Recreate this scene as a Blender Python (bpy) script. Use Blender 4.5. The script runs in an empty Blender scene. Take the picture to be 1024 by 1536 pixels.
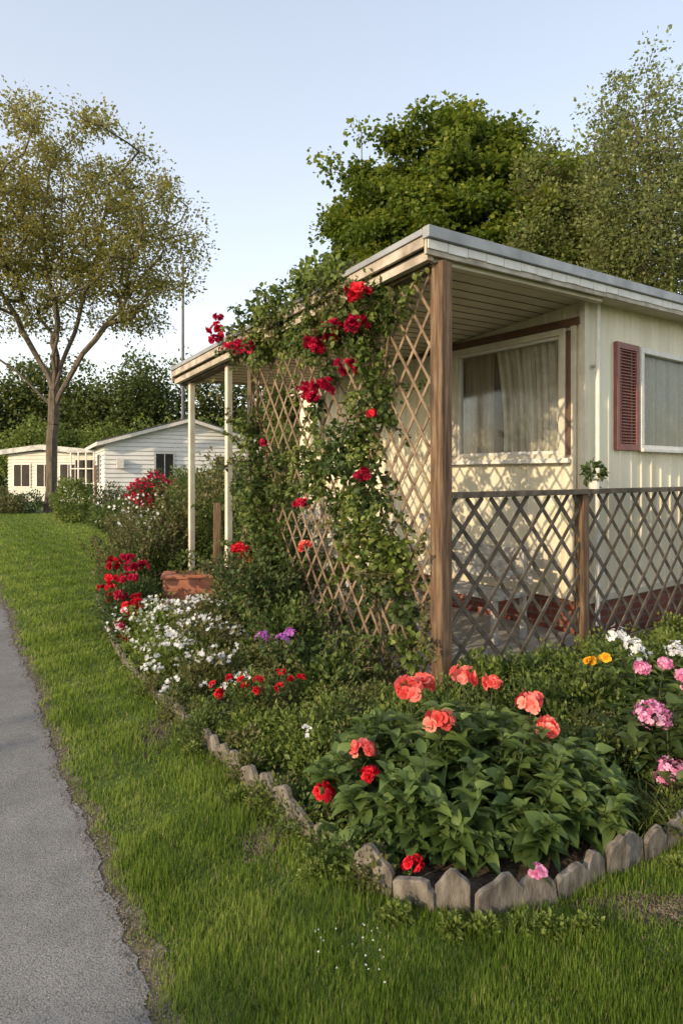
import bpy, math, random
import numpy as np
rng=np.random.default_rng(7); random.seed(7)
U=rng.uniform; N_=rng.normal
scene=bpy.context.scene
scene.view_settings.view_transform='Standard'; scene.view_settings.look='None'; scene.view_settings.exposure=0

# ------------------------------------------------------------ materials
def nt(name):
    m=bpy.data.materials.new(name); m.use_nodes=True
    t=m.node_tree; return m,t,t.nodes['Principled BSDF'],t.nodes['Material Output']
def ramp(t,stops):
    r=t.nodes.new('ShaderNodeValToRGB'); e=r.color_ramp.elements
    while len(e)<len(stops): e.new(0.5)
    for i,(p,c) in enumerate(stops):
        e[i].position=p; e[i].color=(c[0],c[1],c[2],1)
    return r
def noise(t,scale,detail=6,stretch=None,rough=0.55):
    tc=t.nodes.new('ShaderNodeTexCoord'); mp=t.nodes.new('ShaderNodeMapping')
    if stretch: mp.inputs['Scale'].default_value=stretch
    n=t.nodes.new('ShaderNodeTexNoise'); n.inputs['Scale'].default_value=scale
    n.inputs['Detail'].default_value=detail; n.inputs['Roughness'].default_value=rough
    t.links.new(tc.outputs['Object'],mp.inputs[0]); t.links.new(mp.outputs[0],n.inputs['Vector'])
    return n
def surf(name,c1,c2,scale=8,rough=0.7,bump=0.2,stretch=None,c3=None,bscale=None,metal=0,lo=0.3,hi=0.7,bdist=0.01):
    m,t,b,o=nt(name)
    n=noise(t,scale,8,stretch)
    st=[(lo,c1),(hi,c2)] if c3 is None else [(lo,c1),((lo+hi)/2,c2),(hi,c3)]
    r=ramp(t,st); t.links.new(n.outputs[0],r.inputs[0]); t.links.new(r.outputs[0],b.inputs['Base Color'])
    b.inputs['Roughness'].default_value=rough; b.inputs['Metallic'].default_value=metal
    if bump:
        n2=noise(t,bscale or scale*4,8,stretch)
        bp=t.nodes.new('ShaderNodeBump'); bp.inputs['Strength'].default_value=bump; bp.inputs['Distance'].default_value=bdist
        t.links.new(n2.outputs[0],bp.inputs['Height']); t.links.new(bp.outputs[0],b.inputs['Normal'])
    return m
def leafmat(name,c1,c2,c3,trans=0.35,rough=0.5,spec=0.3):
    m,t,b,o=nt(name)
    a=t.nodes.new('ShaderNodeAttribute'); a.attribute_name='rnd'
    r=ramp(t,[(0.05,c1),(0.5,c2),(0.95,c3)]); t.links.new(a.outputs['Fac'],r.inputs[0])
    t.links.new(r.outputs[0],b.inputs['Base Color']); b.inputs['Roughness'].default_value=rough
    b.inputs['Specular IOR Level'].default_value=spec
    tr=t.nodes.new('ShaderNodeBsdfTranslucent')
    hs=t.nodes.new('ShaderNodeHueSaturation'); hs.inputs['Value'].default_value=1.6; hs.inputs['Hue'].default_value=0.49
    t.links.new(r.outputs[0],hs.inputs['Color']); t.links.new(hs.outputs[0],tr.inputs[0])
    mx=t.nodes.new('ShaderNodeMixShader'); mx.inputs[0].default_value=trans
    t.links.new(b.outputs[0],mx.inputs[1]); t.links.new(tr.outputs[0],mx.inputs[2]); t.links.new(mx.outputs[0],o.inputs[0])
    return m

M={}
M['leaf']=leafmat('leaf_mid',(.034,.058,.012),(.085,.13,.028),(.17,.21,.055))
M['leafd']=leafmat('leaf_dark',(.024,.045,.013),(.058,.095,.026),(.11,.15,.045))
M['leafbig']=leafmat('leaf_broad',(.04,.072,.017),(.088,.14,.035),(.15,.215,.06),0.3,0.45,0.35)
M['leafl']=leafmat('leaf_light',(.06,.095,.016),(.135,.185,.035),(.24,.28,.07))
M['leafo']=leafmat('leaf_olive',(.05,.058,.018),(.12,.125,.042),(.23,.215,.09))
M['ltree']=leafmat('leaf_ash',(.09,.10,.022),(.20,.195,.045),(.34,.30,.09),0.45)
M['maple']=leafmat('leaf_maple',(.035,.065,.008),(.10,.15,.016),(.24,.26,.03),0.4)
M['poplar']=leafmat('leaf_poplar',(.07,.095,.025),(.155,.185,.06),(.28,.30,.11),0.4)
M['far']=leafmat('leaf_far',(.025,.042,.011),(.075,.105,.025),(.18,.20,.05),0.35)
M['grass']=leafmat('grass_blade',(.06,.10,.012),(.135,.215,.028),(.27,.33,.07),0.42,0.6,0.1)
M['straw']=leafmat('dry_blade',(.16,.14,.06),(.28,.24,.11),(.40,.35,.18),0.3,0.7,0.1)
M['red']=leafmat('petal_red',(.32,.004,.01),(.58,.01,.025),(.75,.035,.05),0.3,0.5,0.2)
M['crim']=leafmat('petal_crimson',(.24,.003,.02),(.48,.01,.05),(.62,.03,.09),0.3,0.5,0.2)
M['coral']=leafmat('petal_coral',(.6,.07,.06),(.82,.19,.16),(.88,.38,.30),0.3,0.5,0.2)
M['pink']=leafmat('petal_pink',(.5,.12,.27),(.68,.25,.45),(.82,.50,.64),0.3,0.5,0.2)
M['white']=leafmat('petal_white',(.5,.5,.54),(.7,.7,.72),(.82,.82,.80),0.25,0.6,0.2)
M['yellow']=leafmat('petal_yellow',(.7,.3,.01),(.8,.42,.02),(.85,.55,.04),0.25,0.6,0.2)
M['purple']=leafmat('petal_purple',(.35,.07,.4),(.52,.16,.55),(.65,.3,.65),0.25,0.6,0.2)
M['bark']=surf('bark',(.06,.045,.033),(.17,.135,.10),3,.9,.6,(4,4,1),bdist=.03)
M['stem']=surf('stem',(.03,.05,.015),(.07,.08,.03),20,.7,0)
M['vine']=surf('vine_stem',(.07,.045,.025),(.16,.11,.06),20,.8,0)
M['siding']=surf('cream_siding',(.62,.57,.43),(.78,.73,.58),1.3,.5,.08,(3,3,.5),bscale=30,bdist=.003)
M['sidingw']=surf('white_siding',(.68,.68,.67),(.80,.80,.79),1.3,.55,.05,bscale=20)
M['sidingg']=surf('grey_siding',(.44,.44,.40),(.56,.56,.51),1.3,.6,.05,bscale=20)
M['trim']=surf('cream_trim',(.50,.46,.37),(.68,.64,.53),6,.55,.1)
M['wpaint']=surf('white_paint',(.60,.58,.54),(.76,.74,.71),10,.5,.15)
M['metal']=surf('grey_roof_metal',(.20,.21,.22),(.40,.41,.42),3,.5,.1,metal=.3)
M['mast']=surf('dark_metal',(.06,.06,.065),(.12,.12,.13),3,.5,0)
M['fascia']=surf('weathered_fascia',(.17,.14,.11),(.38,.33,.27),6,.7,.3,c3=(.54,.50,.44))
M['soffit']=surf('soffit_board',(.46,.41,.31),(.60,.54,.42),4,.7,.1)
M['wood']=surf('post_wood',(.045,.027,.016),(.13,.076,.042),7,.85,.8,(6,6,.5),c3=(.23,.16,.10),bdist=.01)
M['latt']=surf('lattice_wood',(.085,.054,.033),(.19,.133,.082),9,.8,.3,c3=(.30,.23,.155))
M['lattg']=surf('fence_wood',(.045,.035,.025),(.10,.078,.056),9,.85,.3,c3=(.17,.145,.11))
M['shut']=surf('shutter_paint',(.19,.065,.055),(.27,.10,.085),8,.55,.1)
M['brown']=surf('brown_frame',(.09,.045,.03),(.16,.08,.05),8,.6,.2)
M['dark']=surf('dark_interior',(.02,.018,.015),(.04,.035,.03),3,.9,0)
M['soil']=surf('soil',(.025,.016,.010),(.07,.048,.03),14,.95,.8,c3=(.13,.10,.07),bdist=.03)
M['edge']=surf('edging_wood',(.055,.046,.038),(.145,.125,.105),8,.9,.8,(3,3,1),c3=(.26,.235,.205),bscale=40,bdist=.006)
M['terra']=surf('terracotta',(.34,.12,.07),(.48,.2,.12),10,.8,.2)
M['concrete']=surf('deck_concrete',(.22,.21,.19),(.34,.32,.29),6,.9,.3)
M['bench']=surf('bench_paint',(.30,.28,.25),(.58,.56,.52),12,.7,.2)
m,t,b,o=nt('red_brick'); tc=t.nodes.new('ShaderNodeTexCoord')
br=t.nodes.new('ShaderNodeTexBrick'); br.inputs['Scale'].default_value=1
br.inputs['Color1'].default_value=(.16,.045,.03,1); br.inputs['Color2'].default_value=(.25,.075,.05,1); br.inputs['Mortar'].default_value=(.18,.14,.12,1)
br.inputs['Brick Width'].default_value=.22; br.inputs['Row Height'].default_value=.075; br.inputs['Mortar Size'].default_value=.008
t.links.new(tc.outputs['UV'],br.inputs['Vector']); t.links.new(br.outputs[0],b.inputs['Base Color']); b.inputs['Roughness'].default_value=.9
M['brick']=m
m,t,b,o=nt('window_glass'); t.nodes.remove(b)
tr=t.nodes.new('ShaderNodeBsdfTransparent'); tr.inputs[0].default_value=(.9,.92,.9,1)
gl=t.nodes.new('ShaderNodeBsdfGlossy'); gl.inputs['Roughness'].default_value=.08; gl.inputs[0].default_value=(.7,.7,.7,1)
fr=t.nodes.new('ShaderNodeFresnel'); fr.inputs[0].default_value=1.42
df=t.nodes.new('ShaderNodeBsdfDiffuse'); df.inputs[0].default_value=(.5,.44,.34,1)
n=noise(t,5,10,rough=.7); rr=ramp(t,[(.42,(.03,.03,.03)),(.75,(.4,.4,.4))]); t.links.new(n.outputs[0],rr.inputs[0])
mx=t.nodes.new('ShaderNodeMixShader'); mx2=t.nodes.new('ShaderNodeMixShader')
t.links.new(fr.outputs[0],mx.inputs[0]); t.links.new(tr.outputs[0],mx.inputs[1]); t.links.new(gl.outputs[0],mx.inputs[2])
t.links.new(rr.outputs[0],mx2.inputs[0]); t.links.new(mx.outputs[0],mx2.inputs[1]); t.links.new(df.outputs[0],mx2.inputs[2]); t.links.new(mx2.outputs[0],o.inputs[0])
M['glass']=m
M['curt']=leafmat('curtain_cloth',(.36,.32,.25),(.70,.66,.56),(.86,.84,.76),.3,.9,.1)
m,t,b,o=nt('asphalt')
n1=noise(t,1.2,6); n2=noise(t,160,3); n3=noise(t,7,8,rough=.7)
r1=ramp(t,[(.3,(.18,.175,.168)),(.7,(.27,.262,.25))]); r2=ramp(t,[(.35,(.4,.4,.4)),(.5,(1,1,1)),(.64,(1.0,1.0,1.0)),(.72,(2.0,1.95,1.85))]); r3=ramp(t,[(.3,(.8,.8,.8)),(.7,(1.12,1.11,1.1))])
mm=t.nodes.new('ShaderNodeMixRGB'); mm.blend_type='MULTIPLY'; mm.inputs[0].default_value=.9
m3=t.nodes.new('ShaderNodeMixRGB'); m3.blend_type='MULTIPLY'; m3.inputs[0].default_value=1
t.links.new(n1.outputs[0],r1.inputs[0]); t.links.new(n2.outputs[0],r2.inputs[0]); t.links.new(n3.outputs[0],r3.inputs[0]); t.links.new(r1.outputs[0],mm.inputs[1]); t.links.new(r2.outputs[0],mm.inputs[2])
t.links.new(mm.outputs[0],m3.inputs[1]); t.links.new(r3.outputs[0],m3.inputs[2]); t.links.new(m3.outputs[0],b.inputs['Base Color'])
bp=t.nodes.new('ShaderNodeBump'); bp.inputs['Strength'].default_value=.8; bp.inputs['Distance'].default_value=.008
t.links.new(n2.outputs[0],bp.inputs['Height']); t.links.new(bp.outputs[0],b.inputs['Normal']); b.inputs['Roughness'].default_value=.9
M['asph']=m
m,t,b,o=nt('lawn_ground')
n1=noise(t,.8,6); n2=noise(t,25,6)
r1=ramp(t,[(.3,(.06,.085,.016)),(.55,(.10,.145,.025)),(.75,(.14,.17,.04))]); r2=ramp(t,[(.3,(.5,.5,.5)),(.7,(1.2,1.2,1.2))])
mm=t.nodes.new('ShaderNodeMixRGB'); mm.blend_type='MULTIPLY'; mm.inputs[0].default_value=1
t.links.new(n1.outputs[0],r1.inputs[0]); t.links.new(n2.outputs[0],r2.inputs[0]); t.links.new(r1.outputs[0],mm.inputs[1]); t.links.new(r2.outputs[0],mm.inputs[2])
t.links.new(mm.outputs[0],b.inputs['Base Color']); b.inputs['Roughness'].default_value=.95
bp=t.nodes.new('ShaderNodeBump'); bp.inputs['Strength'].default_value=.8; bp.inputs['Distance'].default_value=.03
t.links.new(n2.outputs[0],bp.inputs['Height']); t.links.new(bp.outputs[0],b.inputs['Normal'])
M['ground']=m
M['dirt']=surf('dirt_verge',(.08,.06,.035),(.16,.12,.08),20,.95,.8,c3=(.25,.21,.15),bdist=.02)

# ------------------------------------------------------------ mesh accumulator
class Acc:
    def __init__(s): s.V=[];s.L=[];s.T=[];s.MI=[];s.R=[];s.n=0;s.mats=[]
    def mi(s,k):
        if k not in s.mats: s.mats.append(k)
        return s.mats.index(k)
    def add(s,V,F,mat,rnd=None):
        V=np.asarray(V,float).reshape(-1,3); F=np.asarray(F,int)
        s.V.append(V); s.L.append((F+s.n).ravel()); s.T.append(np.full(len(F),F.shape[1])); s.MI.append(np.full(len(F),s.mi(mat)))
        s.R.append(np.full(len(V),.5) if rnd is None else np.broadcast_to(rnd,(len(V),)).astype(float)); s.n+=len(V)
    def build(s,name,smooth=False,parent=None,bevel=0):
        me=bpy.data.meshes.new(name)
        V=np.concatenate(s.V); L=np.concatenate(s.L); T=np.concatenate(s.T)
        me.vertices.add(len(V)); me.vertices.foreach_set('co',V.ravel())
        me.loops.add(len(L)); me.loops.foreach_set('vertex_index',L.astype(np.int32))
        me.polygons.add(len(T)); st=np.concatenate([[0],np.cumsum(T)[:-1]])
        me.polygons.foreach_set('loop_start',st.astype(np.int32))
        me.polygons.foreach_set('material_index',np.concatenate(s.MI).astype(np.int32))
        me.polygons.foreach_set('use_smooth',np.full(len(T),smooth))
        a=me.attributes.new('rnd','FLOAT','POINT'); a.data.foreach_set('value',np.concatenate(s.R).astype(np.float32))
        for k in s.mats: me.materials.append(M[k])
        me.update(calc_edges=True); me.validate()
        o=bpy.data.objects.new(name,me); scene.collection.objects.link(o)
        if parent: o.parent=parent
        if bevel:
            b=o.modifiers.new('b','BEVEL'); b.width=bevel; b.segments=2; b.limit_method='ANGLE'
        return o
def empty(name):
    o=bpy.data.objects.new(name,None); scene.collection.objects.link(o); return o
BF=[[0,3,2,1],[4,5,6,7],[0,1,5,4],[1,2,6,5],[2,3,7,6],[3,0,4,7]]
def boxv(acc,o,a,b,c,mat):
    o,a,b,c=[np.array(v,float) for v in (o,a,b,c)]
    acc.add([o,o+a,o+a+b,o+b,o+c,o+a+c,o+a+b+c,o+b+c],BF,mat,random.random())
def norm(v): return v/np.maximum(np.linalg.norm(v,axis=-1,keepdims=True),1e-9)
def tubes(acc,P0,P1,R0,R1,mat,seg=5):
    P0,P1=np.atleast_2d(P0),np.atleast_2d(P1); n=len(P0)
    R0=np.broadcast_to(R0,(n,)); R1=np.broadcast_to(R1,(n,))
    d=norm(P1-P0); h=np.where(np.abs(d[:,2:3])<.9,np.array([[0,0,1.]]),np.array([[1.,0,0]]))
    x=norm(np.cross(d,h)); y=np.cross(d,x)
    th=np.arange(seg)*2*np.pi/seg; c=np.cos(th)[None,:,None]; s_=np.sin(th)[None,:,None]
    ring=x[:,None]*c+y[:,None]*s_
    V=np.concatenate([P0[:,None]+ring*R0[:,None,None],P1[:,None]+ring*R1[:,None,None]],1)
    i=np.arange(seg); j=(i+1)%seg; f=np.stack([i,j,j+seg,i+seg],1)
    F=(f[None]+(np.arange(n)*2*seg)[:,None,None]).reshape(-1,4); acc.add(V.reshape(-1,3),F,mat,.5)
def scatter(acc,tpl,pos,axis,nrm,scale,mat,rnd):
    TV,TF=tpl; n=len(pos)
    a=norm(axis); z=nrm-(nrm*a).sum(1,keepdims=True)*a; z=norm(z+1e-6); x=np.cross(a,z)
    sc=np.broadcast_to(np.asarray(scale).reshape(-1,1) if np.ndim(scale)==1 else scale,(n,1) if np.ndim(scale)<2 else (n,3))
    if sc.shape[1]==1: sc=np.repeat(sc,3,1)
    V=pos[:,None]+ (TV[None,:,0:1]*sc[:,None,0:1])*x[:,None]+(TV[None,:,1:2]*sc[:,None,1:2])*a[:,None]+(TV[None,:,2:3]*sc[:,None,2:3])*z[:,None]
    F=(TF[None]+(np.arange(n)*len(TV))[:,None,None]).reshape(-1,TF.shape[1])
    acc.add(V.reshape(-1,3),F,mat,np.repeat(np.clip(np.broadcast_to(rnd,(n,)),0,1),len(TV)))
T_leaf=(np.array([[0,0,0],[.3,.45,.1],[0,1,-.05],[-.3,.45,.1]]),np.array([[0,1,2],[0,2,3]]))
def grid_leaf(ts,ws,zs,side=.1):
    V=[];F=[]
    for t_,w,z in zip(ts,ws,zs):
        for c in(-1,0,1): V.append([c*w,t_,z+side*abs(c)*w*2])
    for i in range(len(ts)-1):
        for c in(0,1): a=i*3+c; F.append([a,a+1,a+4,a+3])
    return np.array(V),np.array(F)
T_big=grid_leaf([0,.12,.35,.6,.83,1],[.015,.15,.28,.27,.14,.004],[0,.02,.0,-.06,-.17,-.3],.22)
T_blade=(np.array([[-.5,0,0],[.5,0,0],[-.35,.55,.06],[.35,.55,.06],[0,1,.28]]),np.array([[0,1,3],[0,3,2],[2,3,4]]))
T_sword=grid_leaf([0,.3,.6,.85,1],[.035,.05,.045,.025,.002],[0,-.01,-.06,-.17,-.3],.3)
def flower_tpl(rings,side=.25):
    V=[];F=[];n=0
    for (k,tilt,ln,w,off) in rings:
        for i in range(k):
            an=2*math.pi*(i+off)/k+random.uniform(-.2,.2); tl=tilt+random.uniform(-.25,.25)
            pv,pf=grid_leaf([.03,.5,.85,1],[.12*w,.75*w,w,.6*w],[0,.03,.1,.06],side)
            pv=pv*[1,ln*random.uniform(.85,1.1),1]; y=pv[:,1]*math.cos(tl)-pv[:,2]*math.sin(tl); z=pv[:,1]*math.sin(tl)+pv[:,2]*math.cos(tl); x=pv[:,0]
            V.append(np.stack([x*math.cos(an)-y*math.sin(an),x*math.sin(an)+y*math.cos(an),z],1)); F.append(pf+n); n+=len(pv)
    return np.concatenate(V),np.concatenate(F)
T_rose=flower_tpl([(6,.15,1,.45,0),(5,.7,.8,.42,.5),(4,1.15,.6,.3,.2)])
T_loose=flower_tpl([(5,.25,1,.5,0),(3,.8,.75,.42,.5)],.1)
T_five=flower_tpl([(5,.2,1,.42,0)],.15)
T_four=flower_tpl([(4,.1,1,.5,0)],.1)
T_daisy=flower_tpl([(10,.1,1,.2,0)],.05)
def flowers(acc,tpl,centers,size,mat,face=(-.3,-.7,.6),spread=.5):
    c=np.atleast_2d(centers); n=len(c); f=norm(np.array(face)[None]+N_(size=(n,3))*spread)
    a=norm(np.cross(f,norm(N_(size=(n,3))))); scatter(acc,tpl,c,a,f,size*U(.7,1.25,n),mat,U(0,1,n))
def cluster(acc,c,r,n,size,mat,tpl,flat=1.,hemi=-.2,irr=.3):
    d=norm(N_(size=(n*3,3))); d=d[d[:,2]>hemi][:n]; n=len(d)
    p=np.array(c)+d*r*np.array([1,1,flat])*U(.75,1.05+irr,(n,1)); f=norm(d+N_(size=(n,3))*.4)
    a=norm(np.cross(f,norm(N_(size=(n,3))))); scatter(acc,tpl,p,a,f,size*U(.7,1.25,n),mat,U(0,1,n))
def bush(acc,c,r,n,size,mat,tpl=T_leaf,shell=.45,up=.25,floor=0.01,aspect=1.,rb=0.):
    c=np.array(c,float); r=np.array(r,float)
    d=norm(N_(size=(n,3))); rad=U(shell,1,(n,1))**.6
    lump=1+.18*np.sin(d[:,0:1]*5+c[0]*9)*np.sin(d[:,1:2]*6+c[1]*7+1)+.14*np.sin(d[:,2:3]*8+d[:,0:1]*4+c[0])
    p=c+d*r*rad*lump; k=p[:,2]>floor; p=p[k]; d=d[k]; n=len(p)
    ax=norm(d+N_(size=(n,3))*.6+[0,0,up]); nr=norm(d*.6+N_(size=(n,3))*.4+[0,0,.7])
    sc=size*U(.6,1.25,n); sc=np.stack([sc*aspect,sc,sc],1)
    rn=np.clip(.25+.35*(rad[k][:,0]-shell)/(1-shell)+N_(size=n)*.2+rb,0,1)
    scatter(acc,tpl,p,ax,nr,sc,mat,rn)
def tuft(acc,c,n,ln,mat,spread=.7,w=1.,tpl=T_sword,rad=.05):
    c=np.array(c,float); an=U(0,2*np.pi,n); sp=U(.1,1,n)*spread
    ax=np.stack([np.cos(an)*sp,np.sin(an)*sp,np.ones(n)],1); nr=np.stack([-np.cos(an),-np.sin(an),sp*1.0],1)
    p=c+np.stack([np.cos(an),np.sin(an),0*an],1)*rad*U(0,1,(n,1)); s=ln*U(.6,1.1,n)
    scatter(acc,tpl,p,ax,nr,np.stack([s*w,s,s],1),mat,U(0,1,n))

# ------------------------------------------------------------ layout frame
P=np.array([.70,4.43]); dL=np.array([-.6,.8]); dR=np.array([.8,.6])
def W(s,L,z): q=P+s*dR+L*dL; return np.array([q[0],q[1],z])
R3=np.array([.8,.6,0]); L3=np.array([-.6,.8,0]); Z3=np.array([0,0,1.])
def hbox(acc,s0,s1,L0,L1,z0,z1,mat): boxv(acc,W(s0,L0,z0),R3*(s1-s0),L3*(L1-L0),Z3*(z1-z0),mat)
def zroof(s,L): return 3.27+.035*s-.078*L

bed=np.array([(-3.9,10.2),(-3.15,8.2),(-2.45,6.6),(-1.95,5.57),(-1.4,4.65),(-.92,3.92),(-.6,3.42),(-.32,3.0),(-.05,2.65),(.12,2.45),(.31,2.33),(.55,2.29),(.80,2.36),(1.02,2.5),(1.24,2.63),(1.5,2.77),(1.85,2.95),(2.6,3.45),(4.2,4.6),(7,6.8),(9,9),(5,11.5),(-1.5,11.5)])
def inpoly(x,y,poly):
    ins=np.zeros(x.shape,bool); j=len(poly)-1
    for i in range(len(poly)):
        xi,yi=poly[i]; xj,yj=poly[j]
        c=((yi>y)!=(yj>y))&(x<(xj-xi)*(y-yi)/(yj-yi+1e-12)+xi); ins^=c; j=i
    return ins
PE=np.array([-.60,1.93]); PD=np.array([-.52,.854]); PN=np.array([.854,.52])
def wob(t): return .014*np.sin(t*2.3)+.008*np.sin(t*6.1+1)+.009*np.sin(t*17)+.007*np.sin(t*41)+.005*np.sin(t*83)

# ---- ground
g=Acc(); S=400
g.add([[-S,-S,0],[S,-S,0],[S,S,0],[-S,S,0]],[[0,1,2,3]],'ground'); g.build('ground')
def strip(name,t0,t1,n,in_off,out_off,z,mat,w1=1,w0=0):
    a=Acc(); t=np.linspace(t0,t1,n); e=PE+PD*t[:,None]
    A=e+PN*(out_off+w1*wob(t))[:,None]; B=e+PN*(in_off+w0*wob(t+5))[:,None]
    V=np.concatenate([np.c_[A,np.full(n,z)],np.c_[B,np.full(n,z)]]); i=np.arange(n-1)
    a.add(V,np.stack([i,i+1,i+1+n,i+n],1),mat); return a.build(name)
strip('dirt_verge',-6,40,2000,-.4,.08,.004,'dirt',1.6)
strip('asphalt_path',-6,60,2600,-2.4,-.0,.008,'asph')
gr=Acc(); n=9000; t=U(-2,10,n); off=np.abs(N_(size=n))*.07-.04+wob(t)
p=PE+PD*t[:,None]+PN*off[:,None]; sc=U(.002,.006,n)
T_oct=(np.array([[1,0,0],[0,1,0],[-1,0,0],[0,-1,0],[0,0,.8],[0,0,-.3]]),np.array([[0,1,4],[1,2,4],[2,3,4],[3,0,4]]))
scatter(gr,T_oct,np.c_[p,np.full(n,.008)],norm(np.c_[N_(size=(n,2)),np.zeros(n)]),np.tile(Z3,(n,1)),sc,'edge',U(0,1,n)); gr.build('gravel')
s=Acc(); s.add(np.c_[bed,np.full(len(bed),.005)],[list(range(len(bed)))],'soil'); 
n=9000; x=U(-4,4,n*3);y=U(2.2,8,n*3); k=inpoly(x,y,bed); x=x[k][:n];y=y[k][:n]; n=len(x)
scatter(s,T_oct,np.c_[x,y,np.full(n,.006)],norm(np.c_[N_(size=(n,2)),np.zeros(n)]),np.tile(Z3,(n,1)),U(.004,.018,n),'soil',U(0,1,n))
s.build('flower_bed_soil')
# crumbs of earth where the turf thins out beside the edging
s=Acc()
for (cx,cy,rx,ry) in((1.15,2.34,.3,.1),(-1.12,3.95,.14,.4),(-.33,2.78,.12,.14)):
    k=48; an=np.arange(k)*2*np.pi/k; r=1+.18*np.sin(an*3+cx)+.12*np.sin(an*7)+.08*np.sin(an*13)
    s.add(np.c_[cx+rx*.8*r*np.cos(an),cy+ry*.8*r*np.sin(an),np.full(k,.003)],[list(range(k))],'soil')
    m_=900; q=N_(size=(m_,2))*.5*[rx,ry]+[cx,cy]; scatter(s,T_oct,np.c_[q,np.full(m_,.004)],norm(np.c_[N_(size=(m_,2)),np.zeros(m_)]),np.tile(Z3,(m_,1)),U(.002,.008,m_),'dirt',U(0,1,m_))
s.build('bare_soil')
def grass():
    a=Acc(); n=640000
    u=U(0,1,n); Y0,Y1=1.45,26.
    Y=Y0*(Y1/Y0)**(u**1.15)
    X=U(-.68,.72,n)*Y
    d=((np.c_[X,Y]-PE)@PN); tt=((np.c_[X,Y]-PE)@PD)
    dens=np.clip((d-.0-wob(tt)*1.3)/.14,0,1)
    thin=.8+.2*np.sin(X*3.1+2*np.sin(Y*1.7))*np.sin(Y*3.7+X)
    k=(U(0,1,n)<dens*thin)&(~inpoly(X,Y,bed*1.0))
    worn=(np.exp(-((X-1.15)/.28)**2-((Y-2.34)/.10)**2)*.9+np.exp(-((X+1.12)/.13)**2-((Y-3.95)/.4)**2)*.75+np.exp(-((X+.33)/.12)**2-((Y-2.78)/.14)**2)*.75)
    k&=U(0,1,n)>worn
    X=X[k];Y=Y[k]; n=len(X)
    patch=.5+.25*np.sin(X*2.1+Y*1.3)+.2*np.sin(X*5.3-Y*4.1)+.15*np.sin(X*13+Y*11)
    tall=1+.4*np.sin(X*7+1+np.sin(Y*5))*np.sin(Y*8)+.35*np.sin(X*19+np.sin(Y*9))*np.sin(Y*17)
    an=U(0,2*np.pi,n)+1.2*np.sin(X*5+Y*3); ln=np.abs(N_(.55,.45,n))
    ax=np.stack([np.cos(an)*ln,np.sin(an)*ln,np.ones(n)],1); nr=np.stack([-np.cos(an),-np.sin(an),ln],1)
    h=U(.018,.052,n)*tall*np.clip(.9+.02*Y,.9,1.2); w=U(.0025,.005,n)*np.clip(Y/2.4,.8,7)
    sc=np.stack([w,h,h],1); rn=np.clip(patch*.5+U(0,.55,n),0,1); dry=U(0,1,n)<.07; pp=np.c_[X,Y,np.zeros(n)]
    g=~dry; scatter(a,T_blade,pp[g],ax[g],nr[g],sc[g],'grass',rn[g]); scatter(a,T_blade,pp[dry],ax[dry]*[1.6,1.6,.6],nr[dry],sc[dry],'straw',rn[dry])
    a.build('lawn_grass')
grass()
# ---- edging: scalloped timber pickets
def edging():
    a=Acc(); pts=bed[1:19]; seg=np.diff(pts,axis=0); ln=np.linalg.norm(seg,axis=1); cum=np.concatenate([[0],np.cumsum(ln)])
    d=0
    while d<cum[-1]-.1:
        w=random.uniform(.11,.19); i=np.searchsorted(cum,d+w/2)-1; i=max(0,min(i,len(seg)-1)); f=(d+w/2-cum[i])/ln[i]
        c=pts[i]+seg[i]*f; t=seg[i]/ln[i]; c=c+np.array([N_()*.005,N_()*.005]); ang=N_()*.07; t=np.array([t[0]*math.cos(ang)-t[1]*math.sin(ang),t[0]*math.sin(ang)+t[1]*math.cos(ang)])
        fr_=min(1,max(0,(d-4.0)/1.6)); nn=np.array([t[1],-t[0]]); h=random.uniform(.115,.16)*(.5+.5*fr_); hw=w*.5; th=random.uniform(.022,.032); tl=N_()*.09; sk=N_()*.6; rl=N_()*.09
        prof=[(-1,-.2),(1,-.2),(.99,.64),(.8,.74),(.5+sk*.2,.88),(.2+sk*.4,.98),(-.12+sk*.4,1.),(-.42+sk*.25,.92),(-.78,.76),(-.99,.62)]
        prof=[(x_+(N_()*.03 if 1<j<9 else 0),z_*(1+N_()*.03)) for j,(x_,z_) in enumerate(prof)]
        V=[]
        for sgn in(-1,1):
            for x_,z_ in prof:
                q=c+t*(x_*hw)+nn*(sgn*th/2+tl*z_*h); V.append([q[0],q[1],z_*h+x_*hw*rl])
        k=len(prof); base=a.n
        a.add(V,[list(range(k))[::-1],list(range(k,2*k))],'edge')
        a.L.append((np.array([[j,(j+1)%k,(j+1)%k+k,j+k] for j in range(k)])+base).ravel()); a.T.append(np.full(k,4)); a.MI.append(np.full(k,a.mi('edge')))
        d+=w+random.uniform(-.002,.005)
    o=a.build('bed_edging')
    b=o.modifiers.new('b','BEVEL'); b.width=.003; b.segments=2; b.limit_method='ANGLE'
edging()

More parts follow.
